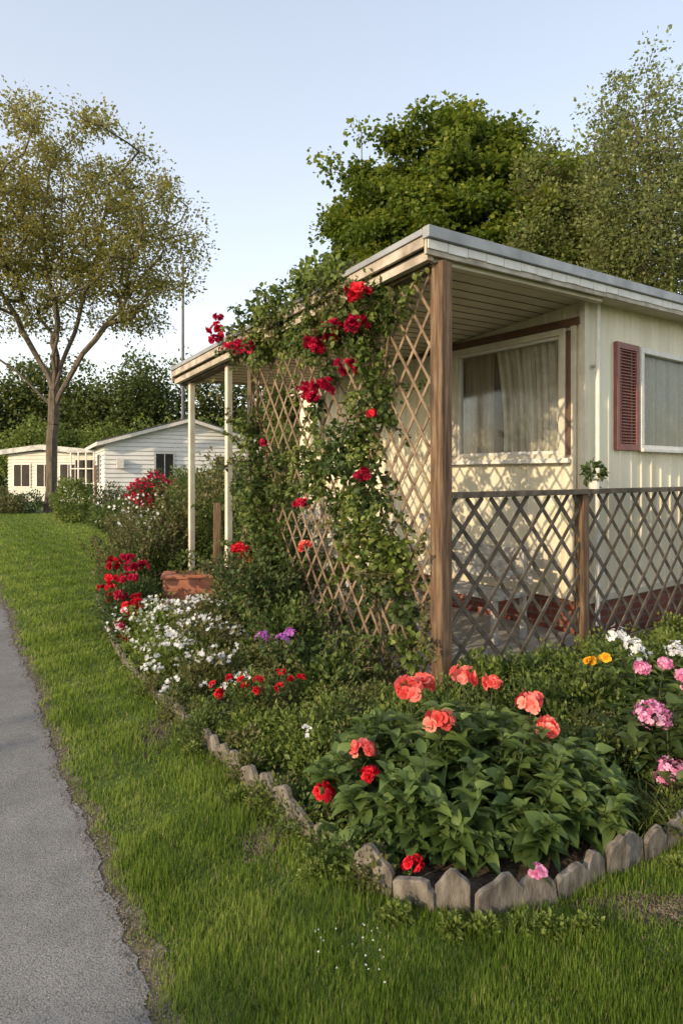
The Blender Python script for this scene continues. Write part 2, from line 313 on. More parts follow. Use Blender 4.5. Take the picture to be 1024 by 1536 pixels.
# ------------------------------------------------------------ mobile home
home=empty('mobile_home')
def ribwall(name,fixed,axis,a0,a1,z0,ztopf,holes,mat='siding',pitch=.2,parent=home,Wf=W,sign=1):
    pts=[]; x=a0
    edges=sorted([h for H in holes for h in H[:2]])
    while x<a1:
        pts+= [(x,0),(x+.012,-.012),(x+.03,-.012),(x+.042,0),(x+pitch/2-.006,0),(x+pitch/2,-.004),(x+pitch/2+.006,0)]; x+=pitch
    pts=[p for p in pts if p[0]<a1]+[(a1,0)]
    for e in edges: pts.append((e,0))
    pts.sort(); zs=sorted(set([z0]+[h for H in holes for h in H[2:]]))
    V=[];F=[]; nz=len(zs)+1
    for x,o in pts:
        tz=ztopf(x)
        for z in zs+[tz]:
            V.append(Wf(x,fixed+sign*-o,z) if axis=='s' else Wf(fixed+sign*-o,x,z))
    zz=zs+[9]
    for i in range(len(pts)-1):
        xm=(pts[i][0]+pts[i+1][0])/2
        for j in range(nz-1):
            zm=(zz[j]+min(zz[j+1],zz[j]+.01))/2
            if any(H[0]<xm<H[1] and H[2]<zm<H[3] for H in holes): continue
            F.append([i*nz+j,(i+1)*nz+j,(i+1)*nz+j+1,i*nz+j+1])
    a=Acc(); a.add(V,F,mat); return a.build(name,parent=parent)
SC=2.083; LC=.217; SE=11.; LE=5.0
winA=(.44,1.75,1.80,2.92); winB=(3.08,4.25,1.90,2.83)
ribwall('wall_side',SC,'L',LC,LE,.42,lambda L:zroof(SC,L)-.12,[winA],sign=-1)
ribwall('wall_front',LC,'s',SC,SE,.42,lambda s:zroof(s,LC)-.12,[winB],sign=-1)
ribwall('wall_rear',LE,'s',SC,SE,.42,lambda s:zroof(s,LE)-.12,[],sign=1)
ribwall('wall_end',SE,'L',LC,LE,.42,lambda L:zroof(SE,L)-.12,[],sign=1)
def skirt():
    me=bpy.data.meshes.new('brick_skirting'); A=W(SC+.04,LC+.04,0);B=W(SE,LC+.04,0);C=W(SE,LE,0);D=W(SC+.04,LE,0); V=[];F=[];UV=[]
    for a,b in((A,B),(D,A),(B,C)):
        n=len(V); l=np.linalg.norm(b-a); V+=[a,b,b+Z3*.43,a+Z3*.43]; F.append([n,n+1,n+2,n+3]); UV+=[(0,0),(l,0),(l,.43),(0,.43)]
    me.from_pydata([tuple(v) for v in V],[],F); uv=me.uv_layers.new(name='UVMap')
    for i,u in enumerate(UV): uv.data[i].uv=u
    me.materials.append(M['brick']); o=bpy.data.objects.new('brick_skirting',me); scene.collection.objects.link(o); o.parent=home
skirt()
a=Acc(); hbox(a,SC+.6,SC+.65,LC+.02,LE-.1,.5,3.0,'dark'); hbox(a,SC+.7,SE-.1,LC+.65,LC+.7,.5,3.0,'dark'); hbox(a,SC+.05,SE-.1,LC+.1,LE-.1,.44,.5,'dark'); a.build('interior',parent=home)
def roof():
    a=Acc(); s0,s1,l0,l1=-.17,SE+.3,-.03,LE+.3
    def slab(s0,s1,l0,l1,t0,t1,mat):
        c=[(s0,l0),(s1,l0),(s1,l1),(s0,l1)]
        V=[W(s,l,zroof(s,l)-t1) for s,l in c]+[W(s,l,zroof(s,l)-t0) for s,l in c]; a.add(V,BF,mat)
    l1p=4.45
    slab(s0+.03,SC-.0,l0+.03,l1p,.0,.05,'metal'); slab(SC,s1,l0+.03,l1,.001,.05,'metal')
    slab(s0+.06,SC-.05,l0+.06,l1p-.03,.10,.125,'soffit'); slab(SC-.05,s1-.06,l0+.06,l1-.03,.10,.125,'soffit')
    for i in range(30):
        L=.05+i*.145
        if L<l1p-.1: slab(-.08,SC-.03,L,L+.012,.125,.130,'brown')
    slab(s0-.02,s1,l0-.035,l0+.028,-.02,.06,'metal'); slab(s0-.01,s1,l0+.0,l0+.02,.062,.165,'fascia')
    x=s0; i=0
    while x<s1:
        slab(x,x+.194,l0-.010,l0-.001,.064,.128+.004*math.sin(i*2.1),'wpaint'); x+=.2; i+=1
    slab(s0-.022,s0+.028,l0+.03,l1p,-.015,.03,'metal'); slab(s0-.006,s0+.024,l0+.03,l1p,.032,.105,'fascia'); slab(s0+.03,s0+.09,l0+.03,l1p,.13,.19,'fascia')
    slab(s0,SC,l1p,l1p+.03,.0,.15,'fascia')
    slab(-.06,.06,.05,l1p-.02,.131,.21,'lattg'); slab(-.06,SC-.02,.02,.08,.131,.19,'soffit')
    return a.build('roof',parent=home,bevel=.003)
roof()
a=Acc()
hbox(a,SC-.03,SC+.035,LC-.03,LC+.035,.42,zroof(SC,0)-.13,'trim')
hbox(a,SC-.035,SC-.002,.28,.34,.42,3.10,'trim')
hbox(a,SC-.05,SC-.02,LC+.02,LE,2.99,3.06,'brown')
hbox(a,SC-.03,SE,LC-.02,LC+.03,.40,.46,'trim')
tubes(a,[W(SC+.13,LC-.06,.2)],[W(SC+.13,LC-.06,3.2)],.022,.022,'wpaint',10)
hbox(a,SC+.09,SC+.17,LC-.045,LC-.014,2.6,2.62,'metal'); hbox(a,SC+.09,SC+.17,LC-.045,LC-.014,1.6,1.62,'metal')
a.build('trim',parent=home,bevel=.003)
def windowA():
    a=Acc(); l0,l1,z0,z1=winA; f=.06
    for (x0,x1,y0,y1) in((l0-f,l1+f,z1,z1+f),(l0-f,l1+f,z0-f,z0),(l0-f,l0,z0,z1),(l1,l1+f,z0,z1)):
        hbox(a,SC-.06,SC+.02,x0,x1,y0,y1,'trim')
    hbox(a,SC-.10,SC-.061,l0-.12,l1+.12,z0-f-.03,z0-f+.015,'wpaint')
    hbox(a,SC-.05,SC-.02,l0-.11,l0-.07,z0-.02,z1+.03,'brown')
    i=.03
    for (x0,x1,y0,y1) in((l0,l1,z1-i,z1),(l0,l1,z0,z0+i),(l0,l0+i,z0+i,z1-i),(l1-i,l1,z0+i,z1-i)):
        hbox(a,SC-.03,SC+.03,x0,x1,y0,y1,'wpaint')
    a.build('side_window_frame',parent=home,bevel=.003)
    a=Acc(); a.add([W(SC,l0,z0),W(SC,l1,z0),W(SC,l1,z1),W(SC,l0,z1)],[[0,1,2,3]],'glass'); a.build('side_window_glass',parent=home)
    a=Acc()
    def curtain(c0,c1,pl,amp,fr,gather,vb):
        n=160; nz=14; V=[];rn=[]
        for j in range(nz):
            z=z0-.03+(z1-z0+.06)*j/(nz-1)
            for i_ in range(n):
                u=i_/(n-1); L=c0+(c1-c0)*u; g=gather*math.sin(math.pi*(1-j/(nz-1))*.6)
                o=amp*math.sin(u*fr+.6*math.sin(u*9)+j*.05)+amp*.5*math.sin(u*fr*2.3+1)
                V.append(W(pl+o,L-g*u*(c1-c0),z)); rn.append(vb+.3*math.sin(u*fr*1.7+2)+.1*math.sin(j*.9+u*20))
        F=[[j*n+i_,j*n+i_+1,(j+1)*n+i_+1,(j+1)*n+i_] for j in range(nz-1) for i_ in range(n-1)]
        a.add(V,F,'curt',np.array(rn))
    curtain(l0-.02,l0+.86,SC+.07,.020,70,.12,.6); curtain(l0+.95,l1+.03,SC+.14,.016,34,.0,.0)
    a.build('side_window_curtains',smooth=True,parent=home)
windowA()
def windowB():
    a=Acc(); s0,s1,z0,z1=winB; f=.055
    for (x0,x1,y0,y1) in((s0-f,s1+f,z1,z1+f),(s0-f,s1+f,z0-f,z0),(s0-f,s0,z0,z1),(s1,s1+f,z0,z1)):
        hbox(a,x0,x1,LC-.05,LC+.02,y0,y1,'wpaint')
    hbox(a,s0-.08,s1+.08,LC-.085,LC-.051,z0-f-.015,z0-f+.02,'wpaint')
    a.build('front_window_frame',parent=home,bevel=.004)
    a=Acc(); a.add([W(s0,LC,z0),W(s1,LC,z0),W(s1,LC,z1),W(s0,LC,z1)],[[0,1,2,3]],'glass'); a.build('front_window_glass',parent=home)
    a=Acc(); n=140; V=[];rn=[]
    for j in range(2):
        for i in range(n):
            u=i/(n-1); V.append(W(s0-.02+(s1-s0+.04)*u,LC+.06+.015*math.sin(u*90)+.01*math.sin(u*37),z0-.02+(z1-z0+.04)*j)); rn.append(.75+.25*math.sin(u*61))
    a.add(V,[[i,i+1,n+i+1,n+i] for i in range(n-1)],'curt',np.array(rn)); a.build('front_window_curtains',smooth=True,parent=home)
    for (q0,q1) in((2.58,2.99),(s1+.08,s1+.49)):
        a=Acc(); zz0,zz1=z0-.06,z1+.06
        hbox(a,q0,q0+.05,LC-.045,LC-.001,zz0,zz1,'shut'); hbox(a,q1-.05,q1,LC-.045,LC-.001,zz0,zz1,'shut')
        hbox(a,q0+.05,q1-.05,LC-.045,LC-.001,zz0,zz0+.06,'shut'); hbox(a,q0+.05,q1-.05,LC-.045,LC-.001,zz1-.06,zz1,'shut')
        hbox(a,q0+.05,q1-.05,LC-.010,LC-.001,zz0+.06,zz1-.06,'shut')
        z=zz0+.065
        while z<zz1-.085:
            boxv(a,W(q0+.05,LC-.014,z+.02),R3*(q1-q0-.1),L3*-.024+Z3*-.014,Z3*.009,'shut'); z+=.03
        a.build('shutter',parent=home,bevel=.002)
windowB()
a=Acc()
for L in(4.25,3.25):
    hbox(a,-.032,.032,L-.032,L+.032,0,zroof(0,L)-.21,'trim')
hbox(a,2.0,2.06,4.35,4.42,0,zroof(2,4.4)-.13,'trim')
a.build('porch_posts',parent=home,bevel=.004)
a=Acc(); hbox(a,.12,SC+.03,.12,4.3,0,.10,'concrete'); a.build('porch_floor',parent=home,bevel=.01)

# ------------------------------------------------------------ lattice
def lattice(a,Wf,nrm,x0,x1,z0,ztop,dx,dz,w,th,mat):
    m=dz/dx; b=(ztop(1)-ztop(0)); t0=ztop(0); H=max(ztop(x0),ztop(x1))-z0
    for fam in(1,-1):
        mm=m*fam
        c=x0-H/m if fam==1 else x0
        cend=x1 if fam==1 else x1+H/m
        c+=dx*.37
        while c<cend:
            xb=c; xt=(t0-z0+mm*c)/(mm-b)
            A,B=(xb,xt) if xb<xt else (xt,xb)
            A=max(A,x0);B=min(B,x1)
            if B-A>.02:
                pA=Wf(A,z0+mm*(A-c)); pB=Wf(B,z0+mm*(B-c)); d=pB-pA; l=np.linalg.norm(d); d/=l
                sd=np.cross(d,nrm); sd/=np.linalg.norm(sd); o=pA-sd*w/2+nrm*(th*.55*fam-th/2)+nrm*N_()*.002
                boxv(a,o,d*l+sd*N_()*.008,sd*w*random.uniform(.9,1.1),nrm*th,mat)
            c+=dx*random.uniform(.95,1.05)
tre=empty('lattice_trellis')
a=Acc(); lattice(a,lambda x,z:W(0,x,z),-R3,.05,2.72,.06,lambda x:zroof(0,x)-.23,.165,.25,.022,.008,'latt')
a.build('lattice_strips',parent=tre)
a=Acc(); hbox(a,-.052,.052,-.052,.052,0,3.08,'wood'); hbox(a,-.025,.025,2.72,2.78,0,2.84,'lattg'); hbox(a,-.03,-.01,.053,.085,.06,3.03,'wood')
a.build('post',parent=tre,bevel=.006)
fen=empty('lattice_fence')
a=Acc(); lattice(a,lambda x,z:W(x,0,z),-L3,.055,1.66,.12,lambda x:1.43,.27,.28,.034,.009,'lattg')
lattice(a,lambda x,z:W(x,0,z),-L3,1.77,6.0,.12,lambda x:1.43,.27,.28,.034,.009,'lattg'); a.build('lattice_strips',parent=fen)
a=Acc()
for s_ in(1.715,4.1,6.0): hbox(a,s_-.045,s_+.045,-.04,.05,0,1.43,'wood')
a.build('posts',parent=fen,bevel=.005)
a=Acc(); hbox(a,.055,6.1,-.055,.055,1.432,1.475,'lattg'); hbox(a,.07,1.665,-.03,-.012,.06,.12,'lattg'); hbox(a,1.765,6.1,-.03,-.012,.06,.12,'lattg'); a.build('rail',parent=fen,bevel=.004)
a=Acc()
for i in range(4): hbox(a,1.15+i*.11,1.24+i*.11,.45,1.55,.50,.53,'bench')
for i in range(3): hbox(a,1.62+i*.02,1.645+i*.02,.45,1.55,.60+i*.11,.69+i*.11,'bench')
for L in(.5,1.46):
    hbox(a,1.17,1.22,L,L+.05,.10,.5,'bench'); hbox(a,1.57,1.62,L,L+.05,.10,.98,'bench'); hbox(a,1.15,1.6,L-.01,L+.06,.70,.73,'bench')
a.build('garden_bench',bevel=.004)
a=Acc(); c=W(1.9,0,1.475)
tubes(a,[c],[c+Z3*.1],.045,.06,'wpaint',12); bush(a,c+Z3*.14,(.09,.09,.09),110,.06,'leafd',T_big,.3,.4,1.4); a.build('potted_plant')
a=Acc(); o=np.array([-2.0,7.1,0.])
boxv(a,o,(.62,.12,0),(-.06,.34,0),(0,0,.42),'terra'); boxv(a,o+[-.02,-.02,.421],(.66,.128,0),(-.07,.38,0),(0,0,.045),'terra')
bush(a,o+[.28,.22,.55],(.26,.18,.18),420,.05,'leaf'); a.build('terracotta_planter',bevel=.008)
a=Acc(); boxv(a,(-1.45,7.15,0),(.085,.02,0),(-.02,.085,0),(0.01,0,1.28),'wood'); boxv(a,(-1.34,7.2,0),(.05,.02,0),(-.02,.05,0),(0,0,.75),'lattg'); a.build('wooden_stake',bevel=.006)

# ------------------------------------------------------------ climbing rose on trellis
def V_(L,z,off=.1): return W(-off,L,z)
a=Acc()
blobs=[(.45,2.85,.18),(.6,2.95,.22),(.75,2.75,.24),(.9,2.98,.24),(1.1,3.08,.22),(1.3,3.0,.21),(1.5,3.08,.21),(1.75,3.05,.2),(2.0,3.05,.2),(2.25,3.0,.18),(2.5,2.97,.18),(2.75,2.92,.16),(1.0,2.75,.2),(1.4,2.75,.14),(1.9,2.85,.13),(1.65,2.8,.12),(2.3,2.8,.12),
(.7,2.5,.18),(.62,2.3,.18),(.55,2.1,.15),(.8,2.05,.18),(.95,1.9,.21),(.75,1.8,.2),(.9,1.65,.2),(1.15,1.75,.15),(1.35,1.65,.12),(.65,1.45,.18),(.85,1.4,.18),(1.15,1.35,.13),(.7,1.2,.18),(.5,1.08,.16),(.35,1.0,.14),(.9,1.08,.14),(.6,.9,.18),(.4,.8,.12),(1.4,1.5,.1),
(2.6,2.1,.18),(2.55,1.9,.16),(2.45,1.65,.2),(2.35,1.45,.2),(2.55,1.3,.24),(2.3,1.15,.24),(2.5,.95,.28),(2.1,.9,.24),(2.25,.6,.32),(1.9,.55,.25),(1.95,1.45,.14),(1.6,1.7,.12),(2.0,1.75,.1),(.3,.6,.12),(.15,.35,.14),(1.7,3.20,.17),(1.2,3.24,.16),(2.2,3.14,.15),(1.45,3.22,.15),(1.95,3.18,.15),(2.5,3.08,.14),(2.8,3.04,.12),(.95,3.2,.13),(1.45,2.2,.08),(1.2,2.45,.09)]
for L,z,r in blobs:
    c=V_(L,z,.05+random.uniform(0,.1)+(.14 if z>3.12 else 0)); rr=np.array([r*.85,r*.85,r*1.05])
    mt=random.choice(['leaf','leaf','leafd','leafl'])
    if z>2.9 and L>.8: mt=random.choice(['leafo','leaf','leafl','leafo'])
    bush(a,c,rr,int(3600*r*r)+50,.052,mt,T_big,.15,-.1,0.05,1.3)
def spray(p,d,l,mat,n=14,size=.05,grav=.5):
    pts=[np.array(p,float)]; d=norm(np.array(d,float)); st=l/n
    for i in range(n):
        d=norm(d+N_(size=3)*.12+np.array([0,0,-grav*st])); pts.append(pts[-1]+d*st)
    pts=np.array(pts); tubes(a,pts[:-1],pts[1:],.004,.003,'vine',4)
    k=n*3; idx=rng.integers(1,n+1,k); pp=pts[idx]+N_(size=(k,3))*.012; scatter(a,T_big,pp,norm(N_(size=(k,3))+[0,0,-.2]),norm(N_(size=(k,3))*.5+[-.4,-.5,.6]),size*U(.6,1.2,k)[:,None]*np.array([1.3,1,1]),mat,U(0,1,k))
for _ in range(170):
    L,z,r=random.choice(blobs); hi=z>3.1; spray(V_(L,z,.1)+N_(size=3)*r*.5,(N_(),N_(),N_()*(.4 if hi else .8)+(-.1 if hi else .1)),random.uniform(.2,.38 if hi else .5),random.choice(['leaf','leafl','leafo','leafd']),size=.045,grav=1.2 if hi else .5)
stems=[[(.35,0),(.45,.6),(.7,1.1),(.85,1.7),(.7,2.2),(.75,2.7),(1.0,3.0)],[(.5,0),(.7,.7),(1.15,1.35),(1.0,1.9),(.6,2.4),(.5,2.9)],[(2.4,0),(2.3,.7),(2.5,1.3),(2.4,1.8),(2.6,2.3),(2.5,2.95),(1.8,3.1),(1.1,3.1)],[(2.2,0),(2.4,1.0),(2.2,1.6),(2.65,2.2),(2.7,2.9)],[(.9,3.),(1.5,3.05),(2.1,3.08)]]
for st in stems:
    q=np.array([V_(L+N_()*.02,z,.03) for L,z in st]); tt=np.linspace(0,len(q)-1,len(q)*6); qq=np.stack([np.interp(tt,np.arange(len(q)),q[:,i]) for i in range(3)],1)+N_(size=(len(tt),3))*.008
    tubes(a,qq[:-1],qq[1:],.011,.011,'vine',5)
roses=[(.58,2.94,.95),(.64,2.74,.75),(1.05,2.73,.95),(.9,2.76,.85),(1.22,2.69,.7),(.80,2.44,.75),(1.13,2.32,.75),(1.37,2.29,.85),(1.28,2.25,.5),(.6,1.60,.5),(1.45,1.36,.55),(2.5,2.86,.9),(2.34,2.84,.8),(2.7,2.88,.65),(3.0,3.12,.85),(3.05,3.03,.6),(1.13,2.63,.5),(2.95,3.24,.4),(2.1,1.9,.3),(.5,2.05,.3)]
for L,z,s_ in roses:
    c=V_(L,z,.27 if z>2.6 else .22)
    cluster(a,c,.07*s_,16,.041*s_**.5,random.choice(['red','crim','crim']),T_rose,.75,-.6,.6)
cluster(a,V_(1.42,.97,.2),.03,4,.04,'coral',T_rose)
a.build('climbing_rose',smooth=True)

a=Acc()
for L,s_,h in((1.0,.35,.8),(1.7,.4,1.0),(2.4,.4,1.2),(3.0,.5,1.1),(3.7,.3,1.0)):
    bush(a,W(s_,L,h*.45),(.3,.3,h*.55),900,.06,random.choice(['leaf','leafd']),T_leaf,.2)
c=np.array([W(U(.2,.8),U(.6,3),U(.5,1.3)) for _ in range(60)]); flowers(a,T_five,c,.03,'white')
a.build('porch_shrub')

# ------------------------------------------------------------ bed plants
def stemplant(a,cx,cy,rx,ry,h,n,mat,size,nodes=5,per=4,tpl=T_big,asp=1.,dome=.55):
    for i in range(n):
        an=U(0,2*np.pi); r=math.sqrt(U(0,1)); x=cx+rx*r*math.cos(an); y=cy+ry*r*math.sin(an); hh=h*(1-dome*r*r)*U(.8,1.15)
        b=np.array([cx+rx*r*.75*math.cos(an),cy+ry*r*.75*math.sin(an),0]); tp=np.array([x,y,hh])
        tubes(a,[b],[tp],.005,.003,'stem',5)
        k=nodes*per; t_=np.repeat(np.linspace(.3,1,nodes),per); p=b+(tp-b)*t_[:,None]
        phi=np.tile(np.arange(per)*2*np.pi/per,nodes)+np.repeat(np.arange(nodes)*.8,per)+U(0,6)+N_(size=k)*.25
        el=.15+.75*t_**3+N_(size=k)*.25; ax=np.stack([np.cos(phi),np.sin(phi),el],1); ax[:,:2]+=np.array([x-cx,y-cy])/max(rx,ry)*.3
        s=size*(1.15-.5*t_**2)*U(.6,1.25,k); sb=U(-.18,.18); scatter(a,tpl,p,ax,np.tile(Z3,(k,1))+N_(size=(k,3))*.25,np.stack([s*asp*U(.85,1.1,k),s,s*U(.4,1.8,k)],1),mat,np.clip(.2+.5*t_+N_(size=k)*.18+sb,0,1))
a=Acc()
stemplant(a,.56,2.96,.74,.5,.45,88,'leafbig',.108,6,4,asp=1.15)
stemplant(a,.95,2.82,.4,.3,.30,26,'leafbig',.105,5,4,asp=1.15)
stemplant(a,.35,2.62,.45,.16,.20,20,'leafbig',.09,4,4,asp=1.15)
def bloom(a,c,r,mat,n=14,sz=.032,tpl=None,ground=True):
    c=np.array(c,float); cluster(a,c,r,n,sz,mat,tpl or T_rose,.7,-.4,.35)
    if ground: tubes(a,[[c[0]+N_()*.04,c[1]+.05,0]],[c],.004,.003,'stem',5)
for c,r in(((.33,3.12,.54),.045),((.41,3.22,.53),.04),((.62,3.25,.56),.04),((.76,3.2,.54),.025),((.46,2.95,.45),.045),((.92,3.08,.49),.04),((.98,3.0,.40),.025),((.09,2.95,.31),.04)):
    bloom(a,c,r,'coral',13,.033,T_loose)
bloom(a,(.12,2.85,.24),.035,'red',9,.026); bloom(a,(-.08,2.80,.20),.03,'red',9,.026)
bloom(a,(.27,2.42,.11),.022,'red',7,.022); bloom(a,(.72,2.33,.14),.016,'pink',6,.024)
a.build('geranium_plant',smooth=True)
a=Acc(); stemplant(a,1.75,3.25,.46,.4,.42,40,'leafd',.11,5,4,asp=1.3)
for c,r in(((1.53,3.12,.41),.075),((1.57,3.02,.18),.075),((1.85,3.3,.5),.07),((1.66,3.5,.53),.035),((1.76,3.45,.57),.03),((1.83,3.4,.52),.03)):
    cluster(a,c,r,110,.015,'pink',T_four,.85,-.6,.1)
a.build('hydrangea',smooth=True)
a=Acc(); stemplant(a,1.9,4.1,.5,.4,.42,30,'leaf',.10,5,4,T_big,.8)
for c in((1.86,4.05,.50),(1.93,4.1,.42),(1.80,4.15,.54),(2.15,4.1,.45)): cluster(a,c,.05,22,.018,'white',T_five)
a.build('phlox',smooth=True)
a=Acc(); tuft(a,(1.6,4.0,0),60,.35,'leaf'); bush(a,(1.6,4.0,.15),(.2,.2,.2),400,.05,'leaf')
for c in((1.57,4.0,.42),(1.67,4.02,.44)): cluster(a,c,.022,7,.026,'yellow',T_rose); tubes(a,[[c[0],c[1],0]],[c],.003,.003,'stem')
a.build('marigold',smooth=True)
a=Acc()
for i in range(40):
    s_=U(.1,3.6); L=U(-.8,-.08); h=U(.2,.36)
    if U()<.15: tuft(a,W(s_,L,0),50,h*1.1,random.choice(['leaf','leafd']),.9,.6)
    else: bush(a,W(s_,L,h*.45),(.2,.2,h*.6),620,U(.03,.05),random.choice(['leaf','leafd','leafl','leaf']),T_leaf,.2,.4)
a.build('bed_foliage')
a=Acc()
cand=[]
while len(cand)<200:
    x,y=U(-2.1,1.9),U(2.4,6.0)
    q=np.array([x,y])-P; L=q@dL; s_=q@dR
    if s_>-.12 and L>-.1: continue
    if not inpoly(np.array([x]),np.array([y]),bed*1.0)[0]: continue
    if ((x-.6)/.7)**2+((y-2.95)/.5)**2<1: continue
    dd=np.min(np.linalg.norm(bed[1:19]-[x,y],axis=1)); cand.append((x,y,dd))
for x,y,dd in cand:
    h=U(.12,.27)*(1 if dd>.35 else .6); r=U(.12,.2)*(1 if dd>.3 else .75); k=random.random()
    if k<.12: tuft(a,(x,y,0),60,h*1.3,random.choice(['leaf','leafl']),1.1,.7)
    else: bush(a,(x,y,h*.35),(r,r,h),int(750*r/.17),random.choice([.022,.03,.036]),random.choice(['leaf','leafl','leafl','leafo']),T_leaf,.1,.5)
# plants spilling over the edging
for i in range(34):
    t_=U(0,1)**.9; j=t_*6.2; k=int(j); f=j-k; q=bed[3+k]*(1-f)+bed[4+k]*f+N_(size=2)*.04+np.array([.03,.02]); h=U(.05,.13)
    bush(a,(q[0],q[1],h*.5),(U(.07,.15),U(.07,.13),h),320,random.choice([.02,.028]),random.choice(['leafl','leaf','leafo']),T_leaf,.1,.3)
a.build('ground_cover_plant')
a=Acc()
for (x,y,r,h) in((-1.55,5.5,.34,.42),(-1.25,5.0,.32,.34),(-1.75,5.95,.32,.42),(-1.2,5.6,.32,.5),(-.95,4.6,.28,.30),(-1.35,6.2,.32,.42),(-1.05,5.1,.3,.45)):
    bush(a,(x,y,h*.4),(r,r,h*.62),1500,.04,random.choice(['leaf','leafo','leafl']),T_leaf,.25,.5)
    n=72 if y<6 and x<-.94 else 14
    for j in range(n//4):
        d=norm(N_(size=3)); d[2]=abs(d[2]); p0=np.array([x-.03,y-.05,h*.4])+d*np.array([r,r,h*.66]); td=norm(np.array([-.8+N_()*.3,-.5+N_()*.3,.1+N_()*.2]))
        p=p0+td*U(-.09,.09,(8,1))+N_(size=(8,3))*.012; flowers(a,T_daisy,p,.015,'white',(-.2,-.4,.8),.4)
a.build('daisy_bush')
a=Acc()
for (x,y,r,h,mt) in((-.75,5.6,.40,.85,'leafd'),(-.45,5.1,.34,.55,'leaf'),(-.9,5.9,.36,.85,'leafo'),(-.3,4.7,.26,.34,'leafd'),(-.85,6.5,.36,.9,'leaf'),(-.1,4.4,.22,.3,'leaf')):
    bush(a,(x,y,h*.45),(r,r,h*.58),2600,.05,mt,T_leaf,.25,.2)
    for _ in range(18):
        an=U(0,6.28); spray((x+r*.6*math.cos(an),y+r*.6*math.sin(an),h*.7),(math.cos(an),math.sin(an),1.1),.3,mt,8,.04,.2)
cluster(a,(-.95,5.9,.90),.05,10,.045,'red',T_rose); cluster(a,(-.90,5.95,.82),.03,6,.035,'red',T_rose)
a.build('garden_shrub')
a=Acc()
for (x,y,h) in((-2.2,6.4,.5),(-2.35,6.9,.6),(-1.98,6.05,.38),(-2.1,6.6,.55)):
    bush(a,(x,y,h*.4),(.27,.3,h*.6),1300,.045,'leafd',T_leaf,.25,.3)
for c in((-2.28,6.35,.55),(-2.1,6.3,.56),(-2.18,6.3,.40),(-2.0,6.15,.38),(-2.02,6.0,.32),(-2.4,6.5,.45),(-2.32,6.45,.35),(-2.2,6.6,.64),(-2.08,6.65,.62),(-2.3,6.8,.7),(-2.4,6.7,.66),(-1.95,5.95,.33)):
    cluster(a,c,.045,9,.038,random.choice(['red','crim']),T_rose,.8,-.5,.6)
for c in((-2.02,5.8,.2),(-1.95,5.75,.13),(-2.1,5.95,.15),(-2.0,5.9,.26)): cluster(a,c,.04,10,.026,'crim',T_rose)
a.build('red_geranium')
a=Acc()
for (x,y) in((-.64,4.1),(-.5,4.0),(-.74,3.9),(-.40,4.2)):
    bush(a,(x,y,.12),(.12,.12,.16),260,.03,'leaf')
    for _ in range(3): cluster(a,(x+N_()*.06,y-.07,.25+U(0,.08)),.014,5,.018,'red',T_rose)
a.build('red_begonia')
a=Acc()
for (x,y) in((-.58,4.7),(-.42,4.65),(-.38,4.8)): bush(a,(x,y,.18),(.14,.14,.22),300,.035,'leafo'); cluster(a,(x,y-.12,.42),.035,12,.022,'purple',T_five)
a.build('aster')
a=Acc(); flowers(a,T_five,np.array([(-.16+N_()*.03,3.4+N_()*.03,.24+N_()*.012) for _ in range(8)]),.012,'white'); bush(a,(-.16,3.45,.1),(.12,.1,.12),250,.03,'leafl'); a.build('alyssum')
a=Acc()
for i in range(14): tuft(a,(U(1.1,1.8),U(2.75,3.0),0),40,.2,random.choice(['leafo','leaf']),1.1,.5)
a.build('fern')
a=Acc()
for (x,y,r) in((.62,2.19,.09),(.5,2.2,.06),(.72,2.2,.06),(.38,2.2,.04),(1.5,2.6,.08),(1.35,2.55,.05),(1.7,2.75,.07),(.2,2.27,.05),(-.1,2.5,.06),(-.5,3.1,.07),(-.85,3.6,.06),(.85,2.2,.05)):
    bush(a,(x,y,.02),(r,r*.7,.05),450,.02,'leafl',T_leaf,.1,.4)
a.build('clover')
a=Acc(); k=26; p=np.c_[U(-.1,.16,k),U(1.93,2.2,k),U(.04,.055,k)]; flowers(a,T_five,p,.0032,'white',(0,-.3,1),.3); a.build('lawn_daisies')
a=Acc()
for (x,y,r,h) in((-2.6,8.3,.36,1.1),(-2.95,8.8,.35,1.05),(-2.35,8.0,.34,.95),(-2.6,7.6,.33,.75),(-2.75,7.9,.3,.7),(-2.3,8.7,.35,1.25)):
    bush(a,(x,y,h*.45),(r,r,h*.55),2000,.045,random.choice(['leafo','leaf']),T_leaf,.2,.9)
    for _ in range(26):
        an=U(0,6.28); rr=U(0,r); spray((x+rr*math.cos(an),y+rr*math.sin(an),h*.55),(math.cos(an)*.35,math.sin(an)*.35,1.2),.5,random.choice(['leafo','leaf','leafo']),9,.035,.1)
p=np.array([(-2.7+N_()*.2,8.3+N_()*.2,U(.9,1.35)) for _ in range(60)]); flowers(a,T_five,p,.018,'white')
a.build('wild_shrub')
a=Acc()
for (x,y,r,h,mt) in((-2.05,8.6,.42,1.35,'leafo'),(-1.6,8.3,.45,1.3,'leaf'),(-1.15,7.8,.4,1.25,'leafd'),(-1.75,9.3,.6,1.7,'leafo'),(-1.0,8.6,.6,1.6,'leafd')):
    bush(a,(x,y,h*.5),(r,r,h*.55),2600,.06,mt,T_leaf,.3,.3)
    for _ in range(18):
        an=U(0,6.28); spray((x+r*.6*math.cos(an),y+r*.6*math.sin(an),h*.75),(math.cos(an)*.5,math.sin(an)*.5,1.2),.4,mt,8,.05,.1)
a.build('back_shrub')

